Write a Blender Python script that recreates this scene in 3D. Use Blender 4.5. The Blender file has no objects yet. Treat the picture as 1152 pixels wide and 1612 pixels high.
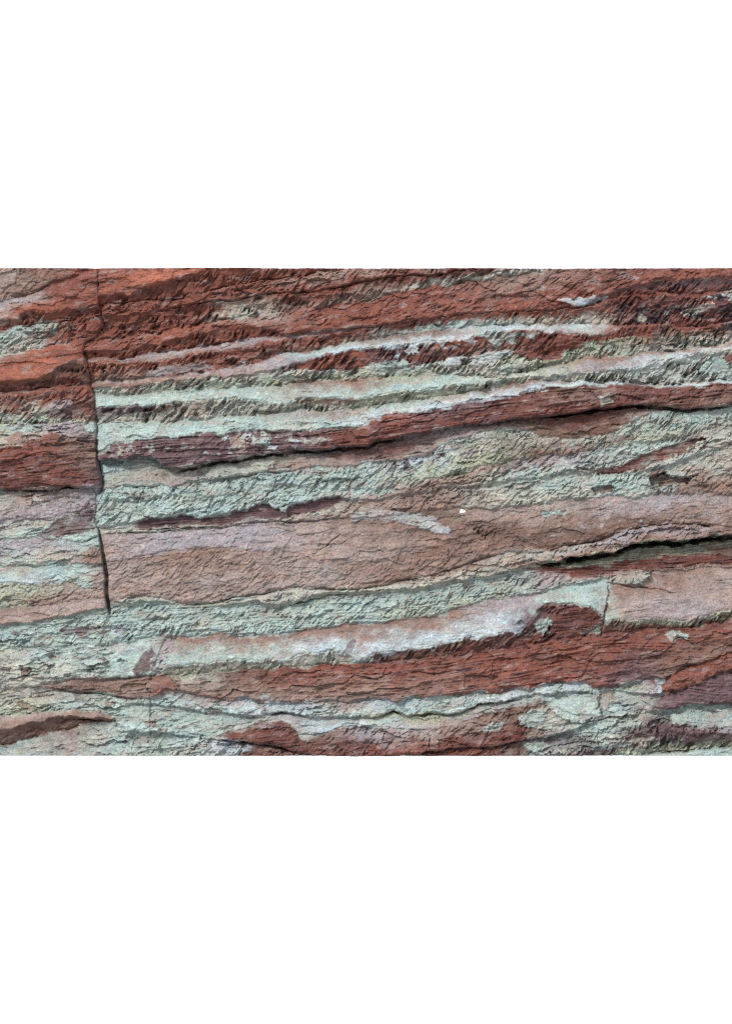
import bpy, math
import numpy as np

# ------------------------------------------------------------------ camera, sky, sun, exposure
S = 0.004                                   # metres per traced unit
Y_TOP, Y_BOT, X_MID, Y_MID = 422.0, 1190.0, 576.0, 806.0
scene = bpy.context.scene
DIST = 20.0
cam_data = bpy.data.cameras.new('camera')
cam = bpy.data.objects.new('camera', cam_data)
scene.collection.objects.link(cam)
cam.location = (0.0, -DIST - 0.03, (Y_BOT - Y_MID) * S)
cam.rotation_euler = (math.radians(90), 0, 0)
cam_data.sensor_fit = 'VERTICAL'
cam_data.sensor_height = 36.0
cam_data.lens = 36.0 * DIST / (1612 * S)
cam_data.clip_end = 500.0
scene.camera = cam

world = bpy.data.worlds.new('World')
scene.world = world
world.use_nodes = True
wn = world.node_tree.nodes; wl = world.node_tree.links
wn.clear()
w_out = wn.new('ShaderNodeOutputWorld'); w_bg = wn.new('ShaderNodeBackground')
w_tc = wn.new('ShaderNodeTexCoord'); w_sep = wn.new('ShaderNodeSeparateXYZ')
w_max = wn.new('ShaderNodeMath'); w_max.operation = 'MAXIMUM'; w_max.inputs[1].default_value = 0.0
w_mad = wn.new('ShaderNodeMath'); w_mad.operation = 'MULTIPLY_ADD'
w_mad.inputs[1].default_value = 2.0; w_mad.inputs[2].default_value = 1.0   # overcast sky: zenith three times the horizon
wl.new(w_tc.outputs['Generated'], w_sep.inputs[0]); wl.new(w_sep.outputs['Z'], w_max.inputs[0])
wl.new(w_max.outputs[0], w_mad.inputs[0]); wl.new(w_mad.outputs[0], w_bg.inputs['Strength'])
w_bg.inputs['Color'].default_value = (1.0, 1.035, 1.09, 1)
wl.new(w_bg.outputs[0], w_out.inputs[0])

sun_data = bpy.data.lights.new('sun', 'SUN')
sun_data.energy = 3.6
sun_data.angle = math.radians(8)
sun_data.color = (1.0, 0.96, 0.9)
sun = bpy.data.objects.new('sun', sun_data)
scene.collection.objects.link(sun)
sun.rotation_euler = (math.radians(58), 0, math.radians(-38))

vs = scene.view_settings
vs.view_transform = 'Standard'; vs.look = 'None'; vs.exposure = 0.0; vs.gamma = 1.0
vs.use_curve_mapping = False
scene.cycles.filter_width = 1.0
scene.cycles.use_denoising = False        # the sand grain must not be smoothed away

# ------------------------------------------------------------------ noise
_rng = np.random.default_rng(7)
_P = _rng.permutation(512).astype(np.int32)
_ANG = _rng.uniform(0, 2 * np.pi, 512)
_GX = np.cos(_ANG).astype(np.float32); _GY = np.sin(_ANG).astype(np.float32)

def noise(x, y, seed=0):
    x = np.asarray(x, np.float32) + np.float32(seed * 37.17 + 1000.3)
    y = np.asarray(y, np.float32) + np.float32(seed * 91.73 + 1000.7)
    xi = np.floor(x).astype(np.int32); yi = np.floor(y).astype(np.int32)
    fx = x - xi; fy = y - yi
    u = fx * fx * fx * (fx * (fx * 6 - 15) + 10); v = fy * fy * fy * (fy * (fy * 6 - 15) + 10)
    def g(ix, iy, dx, dy):
        h = _P[(_P[ix & 511] + iy) & 511]
        return _GX[h] * dx + _GY[h] * dy
    a = g(xi, yi, fx, fy); b = g(xi + 1, yi, fx - 1, fy)
    c = g(xi, yi + 1, fx, fy - 1); d = g(xi + 1, yi + 1, fx - 1, fy - 1)
    return ((a + u * (b - a)) * (1 - v) + (c + u * (d - c)) * v) * 1.5

def fbm(x, y, seed=0, octaves=4, gain=0.5):
    t = 0; a = 1.0; f = 1.0
    for o in range(octaves):
        t = t + a * noise(x * f, y * f, seed + o * 13); a *= gain; f *= 2.03
    return t

def sstep(a, b, x):
    t = np.clip((x - a) / (b - a), 0, 1)
    return t * t * (3 - 2 * t)

def blur(A, s):
    r = max(1, int(3 * s)); k = np.exp(-0.5 * (np.arange(-r, r + 1) / s) ** 2); k = (k / k.sum()).astype(np.float32)
    for ax in (0, 1):
        pad = [(0, 0)] * A.ndim; pad[ax] = (r, r)
        B = np.pad(A, pad, mode='edge'); out = 0
        n = A.shape[ax]
        for i, w in enumerate(k):
            sl = [slice(None)] * A.ndim; sl[ax] = slice(i, i + n)
            out = out + w * B[tuple(sl)]
        A = out
    return A

# ------------------------------------------------------------------ stone colours
def lin(r, g, b, k=1.0):
    f = lambda c: (c / 255 / 12.92) if c <= 10 else ((c / 255 + 0.055) / 1.055) ** 2.4
    return np.array([f(r) * k, f(g) * k, f(b) * k], np.float32)
K = 0.56
PAL = {
    'MI': lin(172, 186, 180, K), 'WH': lin(186, 196, 200, K), 'PG': lin(180, 178, 168, K), 'LV': lin(164, 154, 157, K),
    'PK': lin(163, 145, 138, K), 'PB': lin(146, 122, 112, K), 'RD': lin(133, 83, 71, K), 'OR': lin(157, 98, 80, K),
    'DR': lin(112, 70, 63, K), 'MR': lin(106, 84, 87, K), 'BR': lin(122, 97, 86, K), 'BK': lin(62, 55, 62, K),
    'OL': lin(170, 174, 155, K),
}

# ------------------------------------------------------------------ bed boundaries traced on the rock face (x, y)
def C(s):
    v = [float(q) for q in s.replace(';', ' ').replace(',', ' ').split()]
    return np.array(v[0::2]), np.array(v[1::2])

JOINT = C('153.6,422 156,459 156,483 161,496 163,511 150,530 133,540 131,556 135,566 139,584 143,608 148,621 150,642 151,665 152,675 151,701 155,732 160,753 161,771 152,779 150,821 156,839 159,857 164,883 168,915 167,935 170,951 172,969 172,1060 190,1110 190,1200')

# each layer: name, bottom boundary, protrusion at its top and bottom, profile power, texture strengths, colour stops (x, top, bottom), label
def T(g=0, k=0, l=0, f=0, m=0, r=0.5, s=0):      # / grooves, \ grooves, laminae, flakes, lumps, roughness, shallow / grooves
    return (g, k, l, f, m, r, s)

R = [
 ('rock_bed', '150,470 182,464 206,464 221,454 260,446 300,434 340,421 1152,390', -4, 12, 1.3, T(f=1, m=3), [(150,'RD','RD'),(230,'OR','OR')], 'orange red smooth sandstone bed at the top beside the vertical joint'),
 ('underside', '150,481 182,479 216,474 247,472 280,470 306,463 345,453 405,442 436,440 475,432 520,427 580,422 1152,400', 12, -3, 1, T(g=4, m=2), [(150,'RD','RD')], None),
 ('rock_bed', '150,500 200,497 242,493 280,483 324,475 368,473 405,463 462,460 504,458 553,447 580,441 612,434 646,432 677,433 714,428 758,424 800,418 1152,405', 2, 9, 1, T(g=2, f=2, m=3), [(150,'RD','RD'),(400,'RD','RD'),(450,'PB','RD'),(560,'PB','RD'),(700,'BR','DR')], None),
 ('underside', '150,534 216,528 247,523 280,515 345,505 405,496 441,490 488,484 540,476 580,472 612,464 664,454 706,447 753,441 784,434 833,428 870,423 900,418 1152,410', 4, -3, 1, T(g=4, f=1, m=3), [(150,'RD','RD'),(320,'RD','RD'),(350,'PB','PG'),(400,'PB','PG'),(440,'RD','PB'),(560,'RD','PB'),(700,'DR','PG'),(800,'BR','PG')], None),
 ('rock_bed', '150,556 200,552 229,544 247,543 260,537 300,527 345,516 400,515 430,520 445,528 488,523 540,518 560,515 607,510 664,504 716,497 768,492 820,489 860,488 900,483 945,470 982,455 1034,444 1073,441 1112,440 1152,438', -3, 9, 0.8, T(f=0.8, s=1.7, m=3), [(150,'RD','RD'),(300,'OR','RD'),(420,'PK','RD'),(500,'RD','RD'),(700,'RD','RD'),(800,'PB','RD'),(1000,'DR','RD'),(1152,'RD','RD')], 'broad brick red sandstone bed sloping up to the right'),
 ('underside', '138,566 193,565 234,556 280,552 332,543 384,535 436,530 488,524 540,519 560,515.5 607,510.5 664,504.5 716,497.5 768,492.5 820,489.5 860,488.5 900,484 945,474 982,463 1034,461 1086,464 1152,456', 10, 0, 1, T(g=4, m=1), [(150,'RD','RD'),(900,'RD','RD'),(980,'MR','RD'),(1152,'MR','DR')], None),
 ('rock_bed', '150,575 200,572 250,570 300,560 340,553 389,548 410,544 446,537 488,533 540,524 560,517 607,511 664,505 716,498 768,493 820,490 860,489 900,486 945,477 982,466 1034,464 1086,467 1152,459', 0, 9, 1, T(l=0.5, r=0.6), [(150,'PK','RD'),(280,'LV','PK'),(400,'LV','RD'),(540,'LV','RD'),(900,'RD','RD')], None),
 ('underside', '150,598 221,595 260,593 300,587 332,584 380,577 410,569 430,560 446,556 483,553 515,545 540,540 560,537 612,527 664,522 703,518 753,512 789,511 860,512 904,511 948,510 977,511 1008,511 1045,510 1073,514 1112,513 1152,506', 9, -1, 1, T(g=4, f=1, m=2), [(150,'OR','PB'),(240,'OR','PB'),(330,'RD','RD'),(560,'RD','PB'),(640,'RD','MI'),(760,'OR','MI'),(850,'OR','PG'),(900,'RD','PG'),(960,'RD','PK'),(1010,'DR','RD'),(1152,'RD','DR')], None),
 ('rock_bed', '150,609 187,610 234,604 280,600 319,595 358,591 397,587 436,582 470,572 514,560 540,556 560,552 586,548 638,543 690,537 737,533 753,529 781,522 820,522 860,523 904,529 927,531 956,529 977,514 1008,513 1045,512 1073,516 1112,515 1152,508', -1, 9, 1, T(r=0.7), [(150,'PK','RD'),(280,'PK','PB'),(360,'LV','PB'),(440,'LV','LV'),(475,'MI','LV'),(520,'MI','WH'),(620,'PB','WH'),(700,'PB','WH'),(760,'WH','WH'),(940,'WH','PK'),(980,'RD','RD')], 'thin whitish streak of sandstone running under the red bed'),
 ('underside', '146,609.5 187,610.5 234,604.5 280,600.5 319,595.5 358,591.5 397,587.5 436,583 460,579 476,581 500,583 530,582 560,580 600,576 646,577 664,570 690,568 729,561 755,557 790,553 815,558 833,567 852,566 878,563 912,543 930,538 940,537 956,534 998,530 1034,523 1073,520 1133,517 1152,515', 9, 3, 0.8, T(g=3.5, m=3), [(150,'RD','RD'),(480,'DR','RD'),(560,'RD','RD'),(620,'MR','MR'),(700,'RD','RD'),(760,'RD','PB'),(840,'DR','DR'),(960,'RD','RD')], None),
 ('rock_bed', '148,618 187,621 221,617 260,615 306,614 350,611 397,609 447,606 467,602 514,597 560,597 599,595 638,591 677,589 716,590 755,592 800,590 840,584 878,572 912,565 938,561 998,558 1021,553 1073,550 1112,545 1152,537', 4, -3, 1, T(g=4.2, f=2.2), [(150,'PG','OL'),(300,'PG','OL'),(480,'PG','OL'),(560,'PG','OL'),(620,'MI','OL'),(740,'PG','PG'),(840,'OL','OL'),(930,'OL','OL'),(1030,'BR','PG'),(1152,'BR','PG')], None),
 ('rock_bed', '148,644 177,641 224,641 242,638 300,634 345,630 384,630 426,635 449,636 467,631 514,628 560,628 594,621 651,614 698,609 742,605 768,600 807,597 836,592 852,593 891,590 943,584 977,582 998,579 1034,569 1073,563 1099,556 1152,548', -3, 10, 1.2, T(r=0.6), [(150,'MI','MI'),(420,'MI','MI'),(470,'PB','MI'),(580,'PB','MI'),(640,'OL','MI'),(720,'MI','MI'),(840,'OL','PG'),(940,'PB','LV'),(1060,'PB','WH'),(1152,'PB','WH')], 'pale mint smooth bed with a dark grooved lower lip'),
 ('underside', '154,665 195,665 234,664 300,661 319,660 358,656 397,652 436,649 462,645 507,645 540,644 580,641 604,637 638,631 677,627 716,621 755,614 794,607 833,599 860,597 900,600 943,601 982,602 1021,605 1047,606 1080,604 1110,601 1152,596', 10, -3, 1, T(g=4.6, f=1.2), [(150,'MR','PG'),(225,'MR','PG'),(260,'BR','PG'),(330,'PG','PG'),(430,'PG','OL'),(480,'PB','OL'),(540,'PB','OL'),(600,'OL','OL'),(780,'OL','OL'),(860,'PG','OL'),(1000,'MI','PG'),(1152,'PG','MI')], None),
 ('rock_bed', '150,712 162,708 172,701 193,697 235,692 296,688 316,681 345,684 397,679 436,679 483,678 525,675 560,672 574,669 579,661 612,653 664,644 688,644 706,641 729,634 755,628 789,625 812,622 822,616 860,610 917,609 982,606 1008,606 1034,609 1060,610 1102,608 1125,604 1152,603', -3, 11, 1.3, T(f=0.8, r=0.6), [(150,'MI','MI'),(400,'MI','MI'),(520,'PK','MI'),(600,'MI','WH'),(700,'PG','WH'),(770,'PB','WH'),(840,'PB','WH'),(900,'WH','WH')], 'pale mint bed ending in a ragged white lip above dark red rock'),
 ('rock_bed', '150,722 195,724 216,719 237,719 250,727 264,734 275,737 281,740 296,736 327,730 345,725 379,724 397,718 426,714 475,708 509,707 540,705 560,703 581,701 594,693 633,689 664,684 695,677 700,673 742,669 781,665 820,658 860,653 891,651 930,644 956,641 998,637 1024,637 1050,641 1073,644 1112,639 1152,637', 5, 15, 0.9, T(g=1, l=2.2, m=4), [(150,'MR','MR'),(480,'MR','MR'),(530,'DR','DR'),(600,'RD','DR'),(720,'MR','DR'),(800,'DR','DR'),(900,'BR','DR'),(980,'DR','DR'),(1152,'DR','BR')], 'dark red overhanging band crossing the whole face'),
 ('rock_bed', '150,772 164,771 195,765 224,767 253,763 271,766 300,761 311,758 358,753 392,750 415,741 441,744 483,737 504,735 540,731 560,732 604,727 635,722 664,716 690,704 727,690 758,680 794,674 840,680 852,686 891,691 938,686 974,675 998,662 1013,657 1042,649 1073,646 1112,645 1152,643', -11, 6, 0.6, T(f=1.4, l=0.6, r=0.6), [(150,'MI','MI'),(280,'PG','PK'),(350,'PG','MI'),(430,'PG','PK'),(520,'LV','PK'),(600,'BR','PK'),(720,'LV','PK'),(830,'PB','PB'),(870,'DR','BR'),(960,'DR','BR'),(1010,'PB','PK'),(1152,'PK','MI')], 'recess under the dark red band'),
 ('rock_bed', '150,790 195,787 216,783 234,787 258,779 300,783 330,782 370,776 395,768 420,762 470,764 520,770 560,775 625,766 664,758 740,740 781,731 820,724 852,718 904,714 967,704 1008,698 1073,687 1102,680 1152,668', 2, 8, 1, T(g=2.2, k=1.5, f=1.4, s=1), [(150,'MI','MI'),(440,'MI','MI'),(560,'MI','MI'),(660,'WH','OL'),(760,'PG','OL'),(860,'PG','BR'),(930,'PG','PB'),(1000,'MI','OL'),(1152,'MI','PG')], 'pale bed covered in herringbone weathering grooves'),
 ('rock_bed', '150,832 205,825 215,822 234,816 273,814 300,812 311,815 358,810 379,801 410,795 420,794 436,804 449,809 453,800 467,793 504,787 527,782 545,786 600,785 660,774 720,768 780,758 852,750 904,746 943,746 985,745 1010,742 1060,732 1100,715 1152,700', 4, 8, 1, T(g=2.2, f=1.5, s=1.6), [(150,'MI','MI'),(480,'MI','MI'),(580,'MI','PK'),(680,'PK','PB'),(780,'PB','PG'),(870,'LV','MI'),(1000,'MI','PG'),(1152,'PG','PG')], None),
 ('rock_lens', '150,838 208,831 234,831 280,828 353,826 384,820 423,817 460,812 501,805 525,797 545,787 600,786 660,775 720,769 780,759 852,751 904,747 943,747 985,746 1010,743 1060,733 1100,716 1152,701', -5, -1, 1, T(l=2.6), [(150,'PG','PG'),(205,'MI','PG'),(225,'MR','MR'),(540,'MR','MR'),(580,'MI','MI')], 'long dark maroon lens in the pale rock'),
 ('rock_bed', '158,842 195,839 234,838 280,833 342,831 366,826 397,822 447,821 480,820 514,817 553,817 602,812 640,812 665,806 690,800 727,799 768,799 815,797 852,793 891,787 930,783 964,782 995,783 1034,778 1060,779 1112,776 1152,781', 0, 4, 1, T(g=2, f=1.6, s=1.2), [(150,'PG','OL'),(300,'PG','PG'),(500,'PG','PK'),(600,'PK','PB'),(700,'PB','PB'),(780,'PG','PG'),(860,'MI','PG'),(1000,'MI','MI'),(1080,'PG','PB'),(1152,'PG','PB')], None),
 ('rock_bed', '150,890 182,887 216,878 250,872 280,867 314,862 358,862 397,866 426,870 470,869 495,888 560,889 612,883 638,873 669,865 695,861 729,844 758,838 800,842 833,857 852,864 891,857 933,850 969,839 1008,828 1029,823 1066,824 1102,824 1125,831 1152,829', -1, 7, 1, T(f=0.5, g=0.4, m=2, r=0.7), [(150,'PK','PK'),(240,'LV','LV'),(420,'LV','LV'),(480,'PK','PK'),(600,'PB','PK'),(680,'BR','PB'),(760,'PK','BR'),(900,'PK','BR'),(1000,'LV','BR'),(1060,'LV','PB'),(1152,'PK','PB')], 'smooth pinkish grey bed in the middle of the face'),
 ('rock_bed', '150,948 182,947 200,941 234,939 260,944 285,950 324,950 345,946 371,938 410,935 441,931 467,926 499,926 545,926 581,925 612,920 638,912 659,913 672,907 716,896 747,883 794,870 833,869 852,868 891,860 933,853 969,842 1008,831 1029,826 1066,827 1102,827 1125,834 1152,832', 5, 8, 1, T(g=0.8, f=0.6, s=1.0, m=1.5), [(150,'PK','PK'),(300,'PB','PK'),(460,'PK','PK'),(520,'PK','PK'),(600,'PB','PB'),(800,'BR','PB')], 'pinkish brown bed with diagonal scratch marks above a crevice'),
 ('rock_bed', '150,950 200,948 260,950 300,953 350,952 384,951 405,946 436,953 457,948 478,944 501,938 520,932 560,932 591,933 630,929 651,925 682,920 719,913 768,908 800,899 830,889 852,884 878,883 904,878 943,873 969,868 993,857 1021,855 1047,852 1073,852 1102,847 1125,843 1152,842', [(150,2),(850,2),(960,5),(1160,5)], [(150,8),(820,8),(900,12),(1000,14),(1160,13)], 0.8, T(g=1.6, f=1.8, m=4), [(150,'PG','PG'),(600,'PG','PG'),(740,'PB','PG'),(850,'PG','PB'),(960,'LV','PB'),(1060,'LV','PB'),(1152,'PB','BR')], 'jutting pinkish ledge with a black shadow gap beneath'),
 ('underside', '150,953 200,951 260,953 300,956 350,955 384,954 405,949 436,956 457,951 478,947 501,941 520,935 560,935 591,936 630,932 651,928 682,923 719,916 768,911 800,903 830,895 852,889 904,893 940,892 969,882 1008,881 1034,876 1081,874 1138,874 1152,875', [(150,-3),(820,-4),(870,-14),(960,-28),(1160,-30)], [(150,-2),(820,-2),(900,-2),(1000,-2),(1160,-3)], 1.0, T(l=1.5), [(150,'OL','OL'),(850,'OL','OL'),(960,'OL','OL'),(1152,'OL','BR')], 'shadowed slot under the jutting ledge'),
 ('rock_bed', '150,953.5 384,954.5 436,956.5 501,941.5 560,935.5 591,936.5 630,932.5 682,923.5 719,916.5 768,911.5 800,904 830,897 838,898 852,901 891,907 917,907 948,904 969,899 1006,896 1024,896 1060,894 1086,891 1152,888', -6, -1, 1, T(l=1.8, m=2), [(150,'MI','MI'),(830,'DR','MR'),(900,'DR','RD'),(980,'DR','DR'),(1152,'DR','DR')], 'narrow dark red band under the jutting ledge'),
 ('rock_bed', '150,1016 182,1013 221,1006 247,1001 280,1004 345,1000 384,1001 410,1000 460,996 499,990 540,987 560,984 586,982 617,977 664,973 706,964 737,955 763,944 807,940 852,934 886,923 948,912 956,910 1006,900 1060,897 1152,892', -1, 4, 1, T(g=2, k=0.5, l=1.3, f=1.2, s=1), [(150,'MI','MI'),(400,'MI','MI'),(560,'MI','MI'),(780,'MI','OL'),(850,'LV','MI'),(960,'PK','PK'),(1152,'PB','PB')], 'pale mint bed scored by fine laminae and grooves'),
 ('rock_bed', '112,1068 146,1070 180,1068 208,1065 240,1062 252,1056 280,1047 296,1047 324,1044 348,1039 384,1042 421,1038 447,1042 467,1034 507,1027 536,1021 545,1030 556,1040 566,1041 583,1033 625,1025 649,1022 675,1021 695,1013 727,1005 742,1003 763,1004 789,996 815,992 834,985 845,968 852,955 891,953 927,957 946,968 955,984 969,977 1008,977 1034,977 1073,975 1099,974 1128,966 1152,960', -1, 11, 1.2, T(r=0.7), [(150,'MI','MI'),(235,'MI','MI'),(280,'PB','MI'),(420,'PB','MI'),(480,'PB','WH'),(560,'PB','WH'),(700,'PB','WH'),(800,'LV','WH'),(835,'LV','MR'),(860,'MI','MI'),(945,'MI','MI'),(970,'PB','PK'),(1060,'PB','LV'),(1152,'PK','PK')], 'thick white and pink bar of smooth sandstone'),
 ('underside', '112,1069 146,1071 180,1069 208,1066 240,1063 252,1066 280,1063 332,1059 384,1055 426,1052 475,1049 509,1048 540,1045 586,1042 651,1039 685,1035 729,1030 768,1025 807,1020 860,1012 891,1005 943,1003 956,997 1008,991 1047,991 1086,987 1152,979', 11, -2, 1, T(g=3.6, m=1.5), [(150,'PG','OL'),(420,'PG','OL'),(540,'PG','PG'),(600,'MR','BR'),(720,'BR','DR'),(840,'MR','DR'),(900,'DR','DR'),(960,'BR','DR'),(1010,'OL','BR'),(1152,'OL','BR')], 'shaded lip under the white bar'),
 ('rock_bed', '112,1088 150,1090 161,1090 182,1096 213,1099 240,1099 262,1086 285,1088 319,1096 358,1102 389,1097 397,1104 431,1109 462,1108 486,1104 527,1102 551,1104 580,1099 607,1099 625,1106 646,1099 669,1102 690,1096 734,1091 784,1091 802,1082 820,1081 833,1088 860,1076 891,1076 922,1073 930,1084 954,1083 977,1081 1008,1071 1034,1066 1045,1070 1060,1060 1099,1044 1152,1026', 0, 8, 0.8, T(l=1.5, s=0.8, f=0.6, m=4.5), [(112,'PB','PB'),(240,'PB','PB'),(300,'PG','PB'),(370,'BR','PB'),(470,'RD','PB'),(600,'RD','PB'),(800,'RD','RD'),(900,'RD','RD'),(1000,'RD','MR'),(1060,'RD','BR'),(1152,'RD','BR')], 'finely laminated brick red bed low on the face'),
 ('rock_bed', '150,1105 200,1108 240,1108 280,1114 306,1118 332,1121 371,1126 408,1129 441,1121 467,1124 488,1128 514,1128 560,1128 591,1129 620,1120 638,1128 672,1122 685,1121 703,1124 727,1121 755,1107 784,1105 810,1101 828,1096 852,1094 891,1091 930,1091 954,1087 1000,1090 1034,1094 1045,1091 1073,1086 1099,1076 1120,1063 1152,1054', 3, 8, 1, T(f=2.2, g=1), [(150,'MI','MI'),(330,'LV','MI'),(420,'WH','WH'),(540,'PK','MI'),(620,'WH','MI'),(700,'MI','MI'),(800,'WH','WH'),(920,'WH','MI'),(980,'OL','MI'),(1030,'LV','LV'),(1052,'RD','RD'),(1152,'RD','RD')], 'scalloped white crust hanging below the red laminated bed'),
 ('rock_bed', '150,1126 200,1132 240,1138 300,1156 335,1160 358,1155 389,1148 408,1138 441,1134 462,1146 470,1163 483,1161 520,1154 540,1143 575,1142 594,1147 638,1149 677,1151 716,1143 742,1135 794,1117 820,1109 852,1102 870,1112 900,1125 947,1130 980,1122 1010,1119 1018,1112 1045,1098 1073,1088 1120,1066 1152,1058', -3, 4, 0.8, T(f=1.2, r=0.6), [(150,'MI','MI'),(330,'MI','MI'),(440,'LV','PG'),(520,'WH','WH'),(600,'OL','WH'),(700,'OL','PK'),(780,'PG','LV'),(860,'MI','MI'),(960,'MI','MI'),(1030,'PG','MR'),(1152,'MR','MR')], None),
 ('rock_bed', '150,1150 240,1152 335,1163 397,1167 423,1172 447,1178 467,1184 520,1193 600,1196 651,1188 706,1180 753,1177 786,1172 860,1161 900,1150 947,1133 1000,1124 1018,1120 1052,1117 1073,1109 1112,1109 1152,1107', 3, 13, 0.7, T(g=1.6, l=1, f=1, m=3.5), [(150,'MI','MI'),(310,'MI','MI'),(345,'PB','DR'),(440,'DR','DR'),(500,'BR','DR'),(580,'LV','DR'),(660,'PK','RD'),(760,'PB','DR'),(830,'BR','DR'),(870,'PG','PG'),(960,'MI','MI'),(1010,'PG','PG'),(1030,'MR','MR'),(1152,'MR','MR')], 'dark red bed bulging along the bottom of the face'),
 ('rock_bed', '150,1210 860,1210 900,1190 960,1172 988,1160 1002,1150 1035,1143 1073,1148 1112,1151 1152,1153', 0, 9, 1, T(g=2, f=2.4, m=2), [(150,'MI','MI'),(300,'MI','PG'),(345,'WH','WH'),(400,'PB','DR'),(640,'RD','RD'),(760,'RD','RD'),(800,'BR','MR'),(850,'MR','MI'),(900,'MI','MR'),(960,'MI','MI'),(1020,'PG','MR'),(1060,'MI','MR'),(1152,'MI','LV')], None),
 ('underside', '150,1220 860,1220 980,1196 1008,1188 1073,1184 1099,1181 1152,1178', 11, -5, 1, T(g=4, m=3), [(150,'MR','MR'),(1000,'MR','OL'),(1060,'MR','OL'),(1152,'BR','OL')], None),
 ('rock_bed', '150,1260 1152,1260', 3, 8, 1, T(f=1), [(150,'MI','MI')], None),
]

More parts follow.
